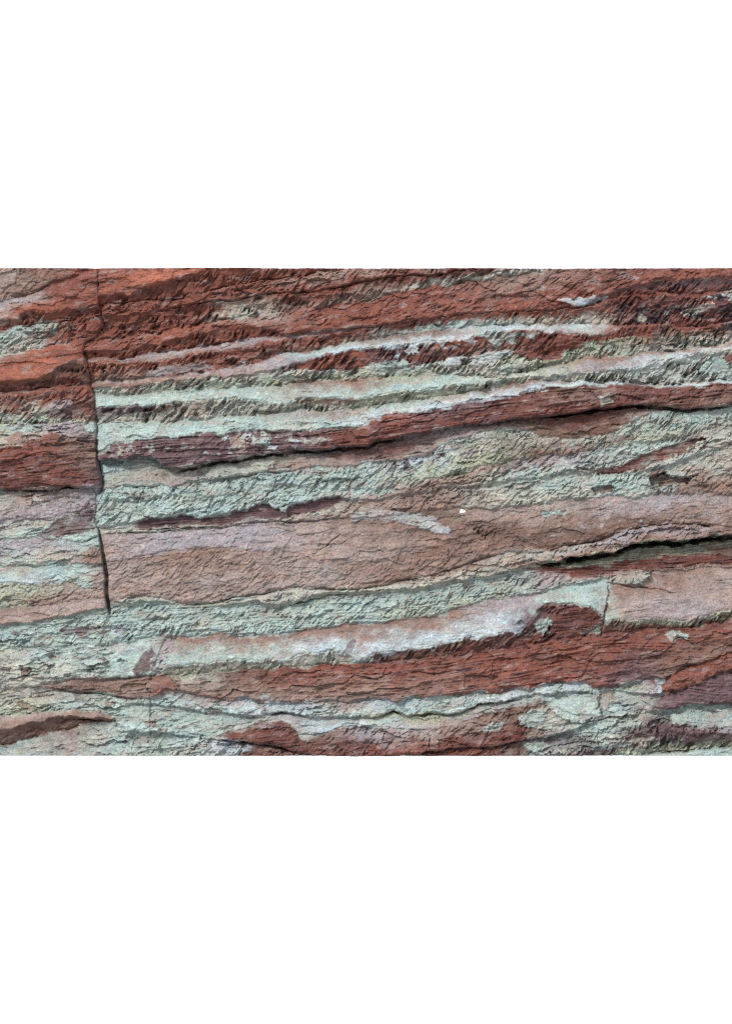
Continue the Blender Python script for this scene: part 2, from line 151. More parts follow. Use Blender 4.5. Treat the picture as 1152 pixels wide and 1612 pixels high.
L = [
 ('rock_bed', '0,477 26,468 62,457 78,447 104,440 135,425 150,418 190,410', 2, 7, 1, T(f=1.6, g=0.8, m=1), [(0,'PK','PB'),(40,'PB','PB'),(110,'BR','RD')], 'weathered brownish corner of pale rock at the upper left'),
 ('rock_bed', '0,505 31,501 52,490 86,493 104,488 125,486 160,487 190,486', 1, 11, 1, T(f=0.6, m=4), [(0,'LV','PK'),(50,'PK','OR'),(90,'RD','RD'),(190,'RD','RD')], 'smooth pink to red bed left of the vertical joint'),
 ('underside', '0,519 34,512 70,507 112,502 135,496 160,493 190,490', 11, 0, 1, T(g=4, m=2), [(0,'RD','RD')], None),
 ('rock_bed', '0,557 34,553 75,544 104,539 130,535 160,530 190,526', 2, 5, 1, T(g=2.4, f=2, m=3), [(0,'MI','PG'),(40,'MI','PG'),(70,'PG','PK'),(100,'RD','RD'),(190,'RD','RD')], None),
 ('rock_bed', '0,579 39,571 78,563 122,561 135,566 190,566', 2, 9, 1, T(m=2, f=0.8), [(0,'PK','OR'),(60,'OR','RD'),(190,'RD','RD')], None),
 ('rock_bed', '0,601 39,600 78,592 91,580 104,572 122,569 135,575 190,576', 5, 13, 1, T(m=2, r=0.6), [(0,'OR','OR'),(80,'OR','OR'),(120,'RD','RD')], 'orange red bulging bed left of the vertical joint'),
 ('underside', '0,617 26,615 65,609 104,606 141,604 190,602', 13, 0, 1, T(g=4, m=4), [(0,'RD','RD'),(90,'BR','RD'),(190,'DR','RD')], None),
 ('rock_bed', '0,623 65,618 104,613 143,612 190,611', 0, 7, 1, T(m=1), [(0,'PK','RD'),(140,'RD','RD')], None),
 ('underside', '0,650 39,655 78,657 125,662 150,662 190,662', 8, 2, 1, T(g=3.6, f=1, m=3), [(0,'RD','PB'),(60,'RD','PG'),(120,'RD','PB'),(190,'RD','PB')], None),
 ('underside', '0,668 50,667 80,666 125,664.5 152,665 190,665', 2, -3, 1, T(g=3.5, f=1), [(0,'PG','OL'),(190,'OL','OL')], None),
 ('rock_bed', '0,705 39,698 65,696 90,694 117,694 150,697 190,697', 0, 8, 1, T(f=1.8, m=4), [(0,'OL','PG'),(40,'MI','PK'),(80,'LV','PK'),(120,'LV','PK'),(145,'MI','PK')], None),
 ('rock_bed', '0,771 65,771 104,767 125,770 160,766 190,766', 7, 12, 1, T(l=1.9, m=4, f=0.8, g=0.6), [(0,'RD','DR'),(70,'RD','DR'),(120,'BR','DR'),(160,'PB','MR')], 'dark red layered bed left of the vertical joint'),
 ('rock_bed', '0,823 26,822 78,814 109,809 151,803 190,800', -2, 5, 0.8, T(f=1.8, m=2, r=1.2), [(0,'PG','LV'),(60,'PK','LV'),(140,'LV','LV')], None),
 ('rock_bed', '0,849 52,847 91,848 125,852 157,844 190,840', 1, 5, 1, T(f=1.2), [(0,'PG','MI'),(190,'MI','MI')], None),
 ('rock_bed', '0,891 39,888 104,888 163,888 190,888', 1, 5, 1, T(f=1.6, r=1.2), [(0,'LV','MI'),(70,'LV','PG'),(160,'MI','PB')], None),
 ('rock_bed', '0,917 31,921 52,922 86,917 120,915 130,925 167,915 190,915', 0, 8, 1, T(f=1), [(0,'PK','MI'),(60,'MI','WH'),(120,'MI','MI'),(165,'PK','PK')], 'pale pink and white bed left of the vertical joint'),
 ('rock_bed', '0,956 80,950 145,944 168,940 190,938', 5, 4, 1, T(f=1.8, g=1, r=1.3), [(0,'OL','OL'),(60,'OL','PB'),(140,'PK','PK'),(190,'PK','PK')], None),
 ('rock_bed', '0,983 52,981 83,974 125,966 172,957 190,954', 2, 10, 1, T(m=1.5, r=0.8), [(0,'PB','PK'),(120,'PK','PK'),(190,'LV','PK')], None),
 ('rock_bed', '0,1025 65,1018 117,1018 165,1014 190,1012', 0, 5, 1, T(f=2.6, g=1.2, m=1.5), [(0,'MI','MI'),(190,'MI','MI')], None),
 ('rock_bed', '0,1083 26,1082 60,1079 85,1075 112,1068 165,1069 190,1067', 2, 10, 1, T(f=2.2, m=3), [(0,'PG','PG'),(60,'MI','PG'),(190,'MI','MI')], 'pale pitted bed in the lower left'),
 ('rock_bed', '0,1085 60,1082 85,1084 112,1087 165,1090 190,1096', 3, 6, 1, T(f=1.5, l=1, m=2), [(0,'PG','PG'),(75,'PK','PB'),(120,'PB','BR'),(190,'PB','BR')], None),
 ('rock_bed', '0,1128 39,1125 78,1122 117,1116 156,1120 175,1128 200,1132', -1, 3, 1, T(f=2, m=2), [(0,'PG','OL'),(60,'PG','OL'),(120,'PG','MI'),(190,'MI','MI')], None),
 ('rock_bed', '0,1151 34,1143 65,1135 96,1128 141,1129 187,1131 200,1133', 2, 14, 1, T(r=0.6), [(0,'PK','PB'),(190,'PB','PB')], 'smooth pinkish ledge in the lower left corner'),
 ('underside', '0,1173 26,1167 65,1156 104,1148 125,1141 156,1139 187,1136 200,1134', 14, -3, 1, T(g=2, m=2), [(0,'BR','BR'),(190,'BR','BR')], None),
 ('rock_bed', '0,1260 190,1260', -2, 6, 0.8, T(f=1.2), [(0,'MI','MI'),(110,'PK','MI'),(190,'MI','MI')], 'pale smooth bed at the bottom left corner'),
]

# ------------------------------------------------------------------ grid
xs = np.concatenate([np.arange(-360, -4, 8.0), np.arange(-4, 1157, 1.0), np.arange(1164, 1520, 8.0)])
ys = np.linspace(Y_TOP, Y_BOT, int(Y_BOT - Y_TOP) + 1)
X, Y = np.meshgrid(xs.astype(np.float32), ys.astype(np.float32))
NR, NC = X.shape

W1 = fbm(X / 60, Y / 40, 1, 3); W2 = fbm(X / 16, Y / 13, 2, 3); W3 = noise(X / 4.5, Y / 4, 3)
Xw = X + 3.0 * fbm(X / 22, Y / 18, 5, 3)
Yw = Y + 2.0 * W1 + 1.3 * W2 + 0.5 * W3

jx = np.interp(Y, JOINT[1], JOINT[0]) + 0.9 * fbm(Y / 14, Y * 0 + 3, 9, 3)
isL = X < jx

_a = math.radians(54)
_u = X * math.sin(_a) + Y * math.cos(_a); _v = X * math.cos(_a) - Y * math.sin(_a)
TE = noise(_u / 5.5, _v / 34, 301) + 0.6 * noise(_u / 2.8, _v / 18, 302)
Yw = Yw + 0.9 * TE
_n = noise(X / 26, Y / 30, 311) * 2.2 + 0.5 * noise(X / 9, Y / 12, 312)
Yw = Yw + 1.3 * (np.floor(_n) + sstep(0.42, 0.58, _n - np.floor(_n)))      # lips broken off in notches
H = np.zeros_like(X); COL = np.zeros((NR, NC, 3), np.float32)
AMP = np.zeros((7, NR, NC), np.float32); PID = np.zeros((NR, NC), np.int32)
cn = fbm(X / 30, Y / 20, 21, 4)
crv = np.clip(0.55 + 1.3 * fbm(X / 40, Y / 30, 61, 3), 0, 1.5)
specs = []                                   # part id -> (name, label, parent id)

DEEP = {'finely laminated brick red bed low on the face', 'dark red overhanging band crossing the whole face', 'jutting pinkish ledge with a black shadow gap beneath', 'shadowed slot under the jutting ledge',
        'narrow dark red band under the jutting ledge', 'orange red smooth sandstone bed at the top beside the vertical joint', 'broad brick red sandstone bed sloping up to the right', 'smooth pink to red bed left of the vertical joint', 
        'dark red layered bed left of the vertical joint', 'smooth pinkish ledge in the lower left corner', 'orange red bulging bed left of the vertical joint'}
def hval(v, xq):
    return np.interp(xq, [p[0] for p in v], [p[1] for p in v]) if isinstance(v, list) else v

def stack(layers, region, top_y, XA, YA, register=True):
    xq = XA[region]; yq = YA[region]
    prev = np.full(xq.shape, top_y, np.float32)
    hh = np.zeros_like(xq); cc = np.zeros((xq.size, 3), np.float32); aa = np.zeros((7, xq.size), np.float32); pp = np.zeros(xq.size, np.int32)
    crq = crv[region]; cnq = cn[region]; teq = TE[region]; parent = None
    for (name, curve, ht, hb, pw, tex, cols, label) in layers:
        cx, cy = C(curve)
        b = np.maximum(np.interp(xq, cx, cy).astype(np.float32), prev + 0.01)
        m = (yq >= prev) & (yq < b)
        pid = len(specs)
        if register:
            if name == 'underside' and parent is not None:
                specs.append((name, label, parent))
            else:
                specs.append((name, label, None)); parent = pid
        if m.any():
            th = np.maximum(b[m] - prev[m], 0.5)
            t = np.clip((yq[m] - prev[m]) / th, 0, 1)
            f = np.minimum(1.0, th / 12.0)                      # thin, pinched beds stand out less
            mid = 3.0
            dp = 1.5 if label in DEEP else 1.0
            a0 = hval(ht, xq[m]) * dp; a1 = hval(hb, xq[m]) * dp
            h0 = mid + (a0 - mid) * f; h1 = mid + (a1 - mid) * f
            tt = t ** pw
            bulge = np.mean(a1) > np.mean(a0) and pw < 2
            if bulge: tt = 0.55 * tt + 0.45 * (1 - (1 - t) ** 2.2)
            if name == 'underside' and pw < 2: tt = 0.3 * sstep(0, 1, t / 0.2) + 0.7 * t        # drops behind the lip, then a grooved face
            hh[m] = h0 + (h1 - h0) * tt
            if not bulge: hh[m] -= 3.0 * f * sstep(3.0, 0.4, th * (1 - t)) * crq[m]          # crevice where the next bed begins
            else: hh[m] -= 1.6 * f * sstep(3.0, 0.3, th * (1 - t)) * crq[m]
            aa[:, m] = np.array(tex, np.float32)[:, None]
            if bulge and name == 'rock_bed':                    # rounded lip
                hh[m] -= 2.0 * f * sstep(0.9, 1.0, t)
            gk = min(1.0, (tex[0] + tex[6]) / 3.0)
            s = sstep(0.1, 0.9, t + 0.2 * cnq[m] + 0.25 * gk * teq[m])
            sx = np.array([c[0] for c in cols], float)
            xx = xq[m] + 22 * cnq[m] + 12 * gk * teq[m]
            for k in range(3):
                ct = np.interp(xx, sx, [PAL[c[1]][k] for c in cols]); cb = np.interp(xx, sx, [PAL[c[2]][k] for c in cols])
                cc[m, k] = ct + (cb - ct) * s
            pp[m] = pid
        prev = b
    return hh, cc, aa, pp

soft = sstep(960, 985, Y) * 26 + 0.01
wR = np.clip((X - jx + 14 * W2 * (soft > 1)) / soft + 0.5, 0, 1).astype(np.float32)
regR = wR > 0; regL = wR < 1
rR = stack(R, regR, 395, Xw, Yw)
rL = stack(L, regL, 380, Xw, Yw)
_bl = fbm(X / 34, Y / 17, 71, 4, 0.55)
Xc = Xw + 8 * _bl; Yc = Yw + 5.5 * _bl + 1.0 * TE                # iron staining strays over the bed boundaries
cR = stack(R, regR, 395, Xc, Yc, False)
cL = stack(L, regL, 380, Xc, Yc, False)
for (rr, rc, reg, wt, off) in ((rR, cR, regR, wR, 0.0), (rL, cL, regL, 1 - wR, 1.0)):
    w = wt[reg]
    H[reg] += w * (rr[0] + off); COL[reg] += w[:, None] * (0.3 * rr[1] + 0.7 * rc[1]); AMP[:, reg] += w[None] * rr[2]
    big = w > 0.5; t_ = PID[reg]; t_[big] = rr[3][big]; PID[reg] = t_
H += np.where(isL, 1, 0) * 7 * sstep(70, 125, X) * sstep(532, 545, Y) * sstep(612, 590, Y)
H = blur(H * 1.0, 0.6)
COL = blur(COL, 0.8)
AMP = blur(AMP.transpose(1, 2, 0), 2.0).transpose(2, 0, 1)

# ------------------------------------------------------------------ patches: flakes, stains, lenses, hollows
def poly_sd(poly, xq, yq):
    P = np.array(poly, float); n = len(P)
    d = np.full(xq.shape, 1e9); inside = np.zeros(xq.shape, bool)
    for i in range(n):
        ax, ay = P[i]; bx, by = P[(i + 1) % n]
        ex, ey = bx - ax, by - ay; wx, wy = xq - ax, yq - ay
        t = np.clip((wx * ex + wy * ey) / (ex * ex + ey * ey + 1e-9), 0, 1)
        d = np.minimum(d, (wx - ex * t) ** 2 + (wy - ey * t) ** 2)
        c = ((ay > yq) != (by > yq)) & (xq < ex * (yq - ay) / (by - ay + 1e-12) + ax)
        inside ^= c
    d = np.sqrt(d)
    return np.where(inside, -d, d)

wob = 3.2 * fbm(X / 12, Y / 10, 31, 3) + 1.2 * noise(X / 4, Y / 4, 33) + 1.4 * TE
def patch(s, col, dh=0.0, soft=1.5, mix=0.9, amp=None, part=None, label=None, grad=0.0, edge=1.4):
    q = C(s); poly = list(zip(*q))
    x0, x1 = q[0].min() - 14, q[0].max() + 14; y0, y1 = q[1].min() - 14, q[1].max() + 14
    c0, c1 = np.searchsorted(xs, [x0, x1]); r0, r1 = np.searchsorted(ys, [y0, y1])
    sl = (slice(r0, r1), slice(c0, c1))
    if r1 - r0 < 2 or c1 - c0 < 2: return
    sd = poly_sd(poly, X[sl] + 0.8 * wob[sl], Y[sl]) + wob[sl]
    w = sstep(soft, -soft, sd) * np.clip(0.92 + 0.5 * cn[sl] + 0.2 * TE[sl], 0.3, 1.05)
    if col:
        COL[sl] += (PAL[col] - COL[sl]) * (w * mix)[..., None]
    if dh:
        we = sstep(edge, -edge, sd)
        k = dh * we
        if grad: k = k + we * grad * np.clip((Y[sl] - y0) / (y1 - y0), 0, 1)
        H[sl] += k
    if amp is not None:
        for i, a in enumerate(amp): AMP[i][sl] += (a - AMP[i][sl]) * w
    if part:
        pid = len(specs); specs.append((part, label, 'auto'))
        P = PID[sl]; P[sd < 0] = pid
        specs[pid] = (part, label, None)

SM = T(r=0.6)
patch('227,584 260,576 300,571 325,572 335,578 300,584 260,590 227,592', 'LV', amp=T(f=1), part='crust_patch')
patch('635,553 646,543 659,541 658,556 646,560', 'WH', 1.5, amp=SM, part='crust_patch', label='small square white crust patch on red rock')
patch('686,537 700,530 716,526 722,530 708,535 702,542 692,543', 'WH', 1, amp=SM)
patch('753,524 850,524 840,533 818,529 808,543 796,536 780,548 766,534', 'MI', 1, mix=0.7)
patch('690,573 706,565 727,558 733,562 721,572 700,577', 'WH', 1.5, amp=SM, part='crust_patch')
patch('735,572 763,556 794,550 806,552 790,564 755,577', 'WH', 1, mix=0.7, amp=T(f=1.5), part='crust_patch')
patch('580,574 610,568 640,567 650,571 640,578 600,582', 'MI', 1, mix=0.8, amp=T(f=1.5))
patch('763,583 775,580 800,574 845,567 850,570 815,580 790,596 768,597', 'PG', 4, mix=0.6, amp=T(f=1.5), part='rock_flake')
patch('878,472 910,469 956,466 950,473 930,479 905,483 892,477', 'WH', 1, amp=SM, part='crust_patch', label='white crust streak on the red bed at the upper right')
patch('890,503 905,487 945,476 962,478 950,488 925,487 908,498', 'RD', 2, amp=T(m=1))
patch('900,502 930,492 960,496 965,508 930,509 900,509', 'PG', 0, mix=0.6)
patch('955,476 1060,470 1150,474 1165,500 1100,507 1000,509 962,500', 'MR', 0, soft=9, mix=0.5)
patch('998,487 1021,480 1055,486 1050,505 1019,510 1002,503', 'BK', -3, mix=0.9, part='dark_patch')
patch('1058,488 1078,483 1081,493 1065,495', 'BK', -2)
patch('970,480 985,478 992,484 980,492 964,497', 'BK', -2, mix=0.8)
patch('1086,498 1125,484 1152,477 1160,478 1160,498 1112,503', 'BK', -3, mix=0.9, part='dark_patch')
patch('1134,512 1152,507 1160,507 1160,521 1140,522', 'BK', -3)
patch('1028,527 1045,524 1040,536 1030,538', 'BK', -1, mix=0.7)
patch('1070,491 1100,480 1122,474 1128,482 1100,495 1076,498', 'PG', 1, mix=0.8)
patch('1110,468 1131,461 1160,455 1160,478 1141,471 1120,470', 'WH', 0, mix=0.85)
patch('1110,568 1128,560 1145,563 1148,584 1120,588 1100,584', 'MI', 1, mix=0.7, amp=SM)
patch('1138,561 1160,551 1160,576 1144,573', 'RD', 3, amp=SM)
patch('1075,590 1085,580 1092,573 1094,585 1084,596', 'PB', 0, mix=0.7)
patch('890,622 930,616 975,612 980,624 945,636 900,634', 'PB', 1, mix=0.5)
patch('941,624 960,618 962,634 945,640', 'PG', 2, mix=0.8)
patch('360,690 378,683 390,700 388,718 375,716 365,705', 'PK', 3, mix=0.8, part='rock_flake')
patch('396,688 420,684 432,690 424,702 400,700', 'MI', 2, mix=0.7)
patch('470,692 510,688 520,694 500,699 475,698', 'PG', 2, mix=0.6)
patch('508,716 520,710 560,703 600,699 640,698 655,704 640,713 600,721 560,724 520,722', 'DR', 0, soft=6, mix=0.75, part='stain')
patch('330,735 400,722 428,717 434,722 432,735 420,741 390,748 350,750 322,753', 'PG', 5, mix=0.5, amp=T(f=0.6), part='rock_flake', label='raised pale slab with a curved right edge')
patch('310,742 324,739 320,752 312,750', 'MR', -2, mix=0.5)
patch('162,732 180,730 178,742 160,745', 'WH', 4, mix=0.6, part='rock_flake')
patch('635,722 654,721 646,730 656,737 646,749 635,740', 'MR', -2, part='stain')
patch('677,722 700,713 701,719 682,727', 'MR', -1)
patch('904,737 943,737 982,732 1008,717 1047,704 1076,696 1104,690 1073,714 1034,730 1008,740 974,745 943,747', 'DR', -7, amp=T(l=1.4), part='rock_lens', label='recessed red brown lens at the right')
patch('905,737 935,738 945,745 915,746', 'OL', 0, mix=0.7)
patch('1018,748 1045,735 1048,741 1026,752', 'RD', 3, mix=0.8)
patch('1021,753 1029,748 1045,743 1060,753 1086,751 1092,753 1078,761 1050,765 1026,764', 'BR', -15, amp=T(l=2), part='hollow', label='dark hollow in the pale rock at the right')
patch('1064,746 1078,741 1083,748 1070,753', 'PG', 6, part='rock_flake')
patch('930,769 956,763 969,769 956,776 935,777', 'BR', -9, amp=T(l=1.5), part='hollow')
patch('948,690 985,682 1000,692 975,698 945,697', 'MR', 0, mix=0.7)
patch('860,692 880,690 885,702 866,706', 'MR', 0, mix=0.6)
patch('1075,690 1100,682 1108,690 1085,700', 'MR', 0, mix=0.6)
patch('552,808 602,805 651,808 690,819 710,841 690,840 650,827 600,818 552,820', 'WH', 1.5, soft=3, mix=0.6, amp=T(f=1), part='crust_patch', label='white spike shaped crust above the mottled pink bed')
patch('640,770 690,756 700,762 660,775', 'PB', 0, mix=0.6)
patch('713,816 722,814 729,818 718,822', 'OL', -4)
patch('852,804 875,804 891,807 889,811 852,811', 'MI', -3)
patch('745,833 760,826 800,836 780,846 760,848', 'BR', -3, mix=0.6, amp=T(g=3))
patch('276,1005 268,1002 258,1008 247,1035 240,1056 250,1061 262,1040 277,1008', 'LV', -3, mix=0.9, amp=T(g=2))
patch('242,1018 229,1023 208,1055 216,1066 234,1058 245,1029', 'MR', 1, part='rock_flake')
patch('240,1065 260,1062 276,1070 281,1083 271,1091 240,1091', 'RD', 4, soft=3, mix=0.75, amp=T(m=2), part='rock_flake', label='small orange red block at the left end of the red laminated bed')
patch('866,962 880,953 925,957 944,968 940,984 915,996 885,1000 866,990', 'DR', 2, amp=T(l=2, m=5), part='rock_lens', label='lumpy red brown knob left of the short vertical crack')
patch('841,982 854,971 863,975 863,997 846,996', 'MI', 2, part='crust_patch')
patch('852,980 862,972 868,978 858,1000 854,1004', 'MI', 1)
patch('813,981 819,978 823,982 818,986', 'MR', -4)
patch('913,996 945,982 946,1000 920,999', 'MI', -2, mix=0.7)
patch('1045,1000 1060,993 1079,997 1079,1005 1055,1008', 'MI', 1, part='crust_patch', label='small mint crust patch on the red bed')
patch('860,1112 881,1102 904,1094 930,1091 942,1094 941,1115 948,1128 912,1139 886,1133', 'MI', 5, mix=0.8, amp=T(f=0.6), part='rock_flake', label='smooth mint slab beside a curved crack at the lower right')
patch('944,1092 966,1086 970,1100 958,1115 950,1126 943,1112', 'PB', 1, mix=0.8, amp=SM)
patch('1005,1090 1030,1080 1036,1098 1015,1104', 'LV', 1, mix=0.7)
patch('1030,1068 1043,1072 1046,1088 1036,1098 1034,1084', 'WH', 1, mix=0.8)
patch('956,915 974,904 1006,899 1024,899 1016,915 1003,921 977,921', 'PG', 6, mix=0.8, amp=T(g=2.6, f=2), part='rock_flake', label='flaky pale wedge under the dark red band')
patch('838,905 870,900 900,908 880,922 850,932 836,920', 'LV', 0, mix=0.7)
patch('546,1012 556,1006 566,1005 558,1016 550,1034 543,1030', 'MR', 1, mix=0.7)
patch('526,1023 534,1019 541,1023 538,1031 528,1031', 'WH', 3, part='crust_patch')
patch('109,810 148,803 148,831 125,842 78,847 57,844 78,829 86,821', 'MR', -2, amp=T(l=1.5, f=1), part='rock_lens', label='purple brown wedge left of the vertical joint')
patch('62,691 81,681 101,686 97,698 70,699', 'RD', 6, amp=SM, part='rock_flake')
patch('10,690 25,680 40,684 36,696 14,698', 'PB', 3, mix=0.8, amp=SM)
patch('120,690 128,682 145,684 149,696 125,698', 'MR', 4, mix=0.8)
patch('128,667 150,665 151,684 136,680', 'MI', 3, amp=SM, part='crust_patch')
patch('75,636 99,628 115,636 104,645 78,645', 'LV', 2, mix=0.8, part='crust_patch')
patch('73,650 104,643 122,650 116,660 80,660', 'MR', 1, mix=0.6)
patch('130,622 143,618 148,655 136,650 130,640', 'RD', 3, mix=0.8)
patch('-10,415 29,415 28,446 -10,457', 'PK', 3, mix=0.8, amp=T(f=1), part='rock_flake', label='pinkish plate in the top left corner')
patch('138,505 155,500 164,512 152,522 136,519', 'RD', 6, amp=T(m=2), part='rock_flake')
patch('31,1047 47,1052 49,1063 36,1063', 'BR', -4)
for (hx, hy, hr) in ((83, 1035, 5), (82, 1049, 4), (76, 1060, 5), (168, 1046, 4), (143, 1058, 4), (62, 1041, 3), (107, 1063, 3), (190, 1041, 3)):
    patch(f'{hx-hr*1.5},{hy} {hx},{hy-hr} {hx+hr*1.5},{hy} {hx},{hy+hr}', 'OL', -6, mix=0.4)
patch('86,990 130,986 156,988 135,993 140,1000 104,1000', 'MR', -1, mix=0.85, amp=T(l=2))
patch('180,986 195,984 200,998 182,997', 'MR', -1, mix=0.7)
patch('15,994 40,993 45,999 25,1001', 'MR', 0, mix=0.6)
patch('250,994 260,988 263,996 252,998', 'MR', 0, mix=0.6)
patch('167,1104 182,1103 180,1110 156,1112', 'BR', 1, mix=0.8)
patch('225,1135 245,1133 250,1144 232,1144', 'RD', 1, mix=0.7)
patch('112,1090 128,1094 135,1106 122,1106', 'MR', 0, mix=0.6)
patch('20,1100 45,1106 65,1115 60,1122 30,1112', 'BR', -2, mix=0.5)
patch('345,1178 372,1172 400,1172 395,1182 360,1186 345,1184', 'WH', 2, mix=0.9, part='crust_patch')
patch('822,1170 850,1165 866,1172 850,1186 826,1180', 'MI', 2, mix=0.85, part='crust_patch')
patch('815,1128 830,1120 856,1112 858,1135 840,1145 818,1142', 'MI', 2, mix=0.8, part='rock_flake')
patch('752,1150 775,1136 794,1138 788,1148 760,1152', 'MI', 1, mix=0.8)
patch('845,1150 885,1148 930,1160 920,1175 870,1172', 'MR', -2, mix=0.5)
for sx, sy, sr in ((400, 1117, 16), (597, 1112, 14), (647, 1110, 12), (675, 1104, 9), (722, 1108, 14), (820, 1090, 13), (855, 1086, 14), (900, 1083, 16)):
    patch(f'{sx-sr},{sy} {sx-sr*.5},{sy-sr*.7} {sx+sr*.5},{sy-sr*.8} {sx+sr},{sy-2} {sx+sr*.6},{sy+sr*.7} {sx-sr*.5},{sy+sr*.7}', 'WH', 2, mix=0.6, amp=T(f=0.8), part='crust_patch')

patch('1040,1080 1060,1061 1099,1045 1165,1020 1165,1050 1120,1063 1099,1076 1073,1086 1042,1092', 'RD', 9, amp=T(m=1.5, f=0.8), edge=6, mix=0.8, part='rock_rib', label='red rounded rib rising to the right edge low on the face')
patch('1016,1115 1045,1099 1073,1089 1120,1067 1165,1056 1165,1106 1112,1109 1073,1109 1052,1117', 'MR', 8, amp=T(l=1.8, s=0.8), edge=6, mix=0.8, part='rock_rib', label='purple brown striped rib at the lower right')
patch('1000,1154 1035,1145 1073,1149 1112,1152 1165,1153 1165,1166 1073,1164 1010,1170', 'MR', 6, edge=5, mix=0.75)
patch('1055,1124 1100,1120 1152,1124 1165,1126 1165,1142 1100,1146 1058,1140', 'MI', 1, mix=0.7, amp=SM)
patch('335,1160 358,1156 400,1150 440,1150 465,1158 468,1170 440,1172 390,1165', 'DR', 4, amp=T(l=2.2), edge=4, mix=0.8, part='rock_lens', label='dark red layered tongue near the bottom left of centre')
_rf = np.random.default_rng(21)
def flecks(n, box, cols, size, dh, mix=0.75):
    for _ in range(n):
        fx, fy = _rf.uniform(box[0], box[2]), 0; fy = _rf.uniform(box[1], box[3]) - 0.12 * (fx - box[0])
        a = _rf.uniform(*size); b = a * _rf.uniform(0.35, 0.7)
        patch(f'{fx-a},{fy+b*.4} {fx-a*.3},{fy-b} {fx+a},{fy-b*.6} {fx+a*.5},{fy+b}', cols[_rf.integers(len(cols))], _rf.uniform(0.4, 1) * dh, mix=mix, soft=1.0)
flecks(34, (300, 696, 500, 722), ['LV', 'PG', 'WH', 'MI'], (3, 9), 3)
flecks(20, (170, 708, 300, 720), ['LV', 'MI', 'PG'], (3, 8), 2, 0.6)
flecks(26, (985, 480, 1150, 512), ['BK', 'BK', 'PG', 'RD'], (4, 11), -2, 0.8)
flecks(16, (600, 556, 760, 580), ['MI', 'WH', 'MR'], (3, 8), 2, 0.7)
flecks(22, (580, 480, 1000, 500), ['LV', 'MR', 'BK', 'OR'], (4, 12), -1, 0.5)
flecks(30, (860, 1180, 1030, 1190), ['MI', 'PG', 'MR', 'LV'], (4, 12), 2, 0.6)
flecks(30, (250, 1110, 420, 1190), ['MI', 'WH', 'PB', 'LV'], (4, 12), 2, 0.5)
flecks(24, (5, 1000, 230, 1060), ['WH', 'PK', 'OL', 'LV'], (5, 14), 1.5, 0.45)
flecks(22, (5, 790, 140, 830), ['MR', 'LV', 'PG'], (4, 10), 1.5, 0.5)
flecks(26, (860, 830, 1150, 860), ['LV', 'WH'], (1.5, 3), 0.5, 0.6)

# ------------------------------------------------------------------ cracks
def crack(s, w, d, amp_noise=0.6):
    cx, cy = C(s)
    x0, x1 = cx.min() - 12, cx.max() + 12; y0, y1 = cy.min() - 12, cy.max() + 12
    c0, c1 = np.searchsorted(xs, [x0, x1]); r0, r1 = np.searchsorted(ys, [y0, y1])
    if r1 - r0 < 2 or c1 - c0 < 2: return
    sl = (slice(r0, r1), slice(c0, c1))
    xq = X[sl] + 2.2 * W2[sl] + 0.8 * W3[sl]; yq = Y[sl] + 2.2 * W1[sl] + 1.2 * W2[sl]
    dd = np.full(xq.shape, 1e9); al = np.zeros(xq.shape)
    seg = np.hypot(np.diff(cx), np.diff(cy)); cum = np.concatenate([[0], np.cumsum(seg)])
    for i in range(len(cx) - 1):
        ex, ey = cx[i + 1] - cx[i], cy[i + 1] - cy[i]
        t = np.clip(((xq - cx[i]) * ex + (yq - cy[i]) * ey) / (ex * ex + ey * ey + 1e-9), 0, 1)
        d2 = (xq - cx[i] - ex * t) ** 2 + (yq - cy[i] - ey * t) ** 2
        al = np.where(d2 < dd, cum[i] + t * seg[i], al); dd = np.minimum(dd, d2)
    dd = np.sqrt(dd)
    tl = min(45.0, 0.35 * cum[-1])
    tap = 0.15 + 0.85 * sstep(0, tl, al) * sstep(0, tl, cum[-1] - al)      # cracks die out at their ends
    wv = w * tap * np.clip(0.75 + amp_noise * fbm(X[sl] / 18, Y[sl] / 18, 41, 2), 0.15, 2)
    H[sl] -= d * tap * sstep(wv + 0.9, wv * 0.3, dd) * np.clip(0.8 + amp_noise * fbm(X[sl] / 26, Y[sl] / 26, 43, 2), 0.1, 1.5)

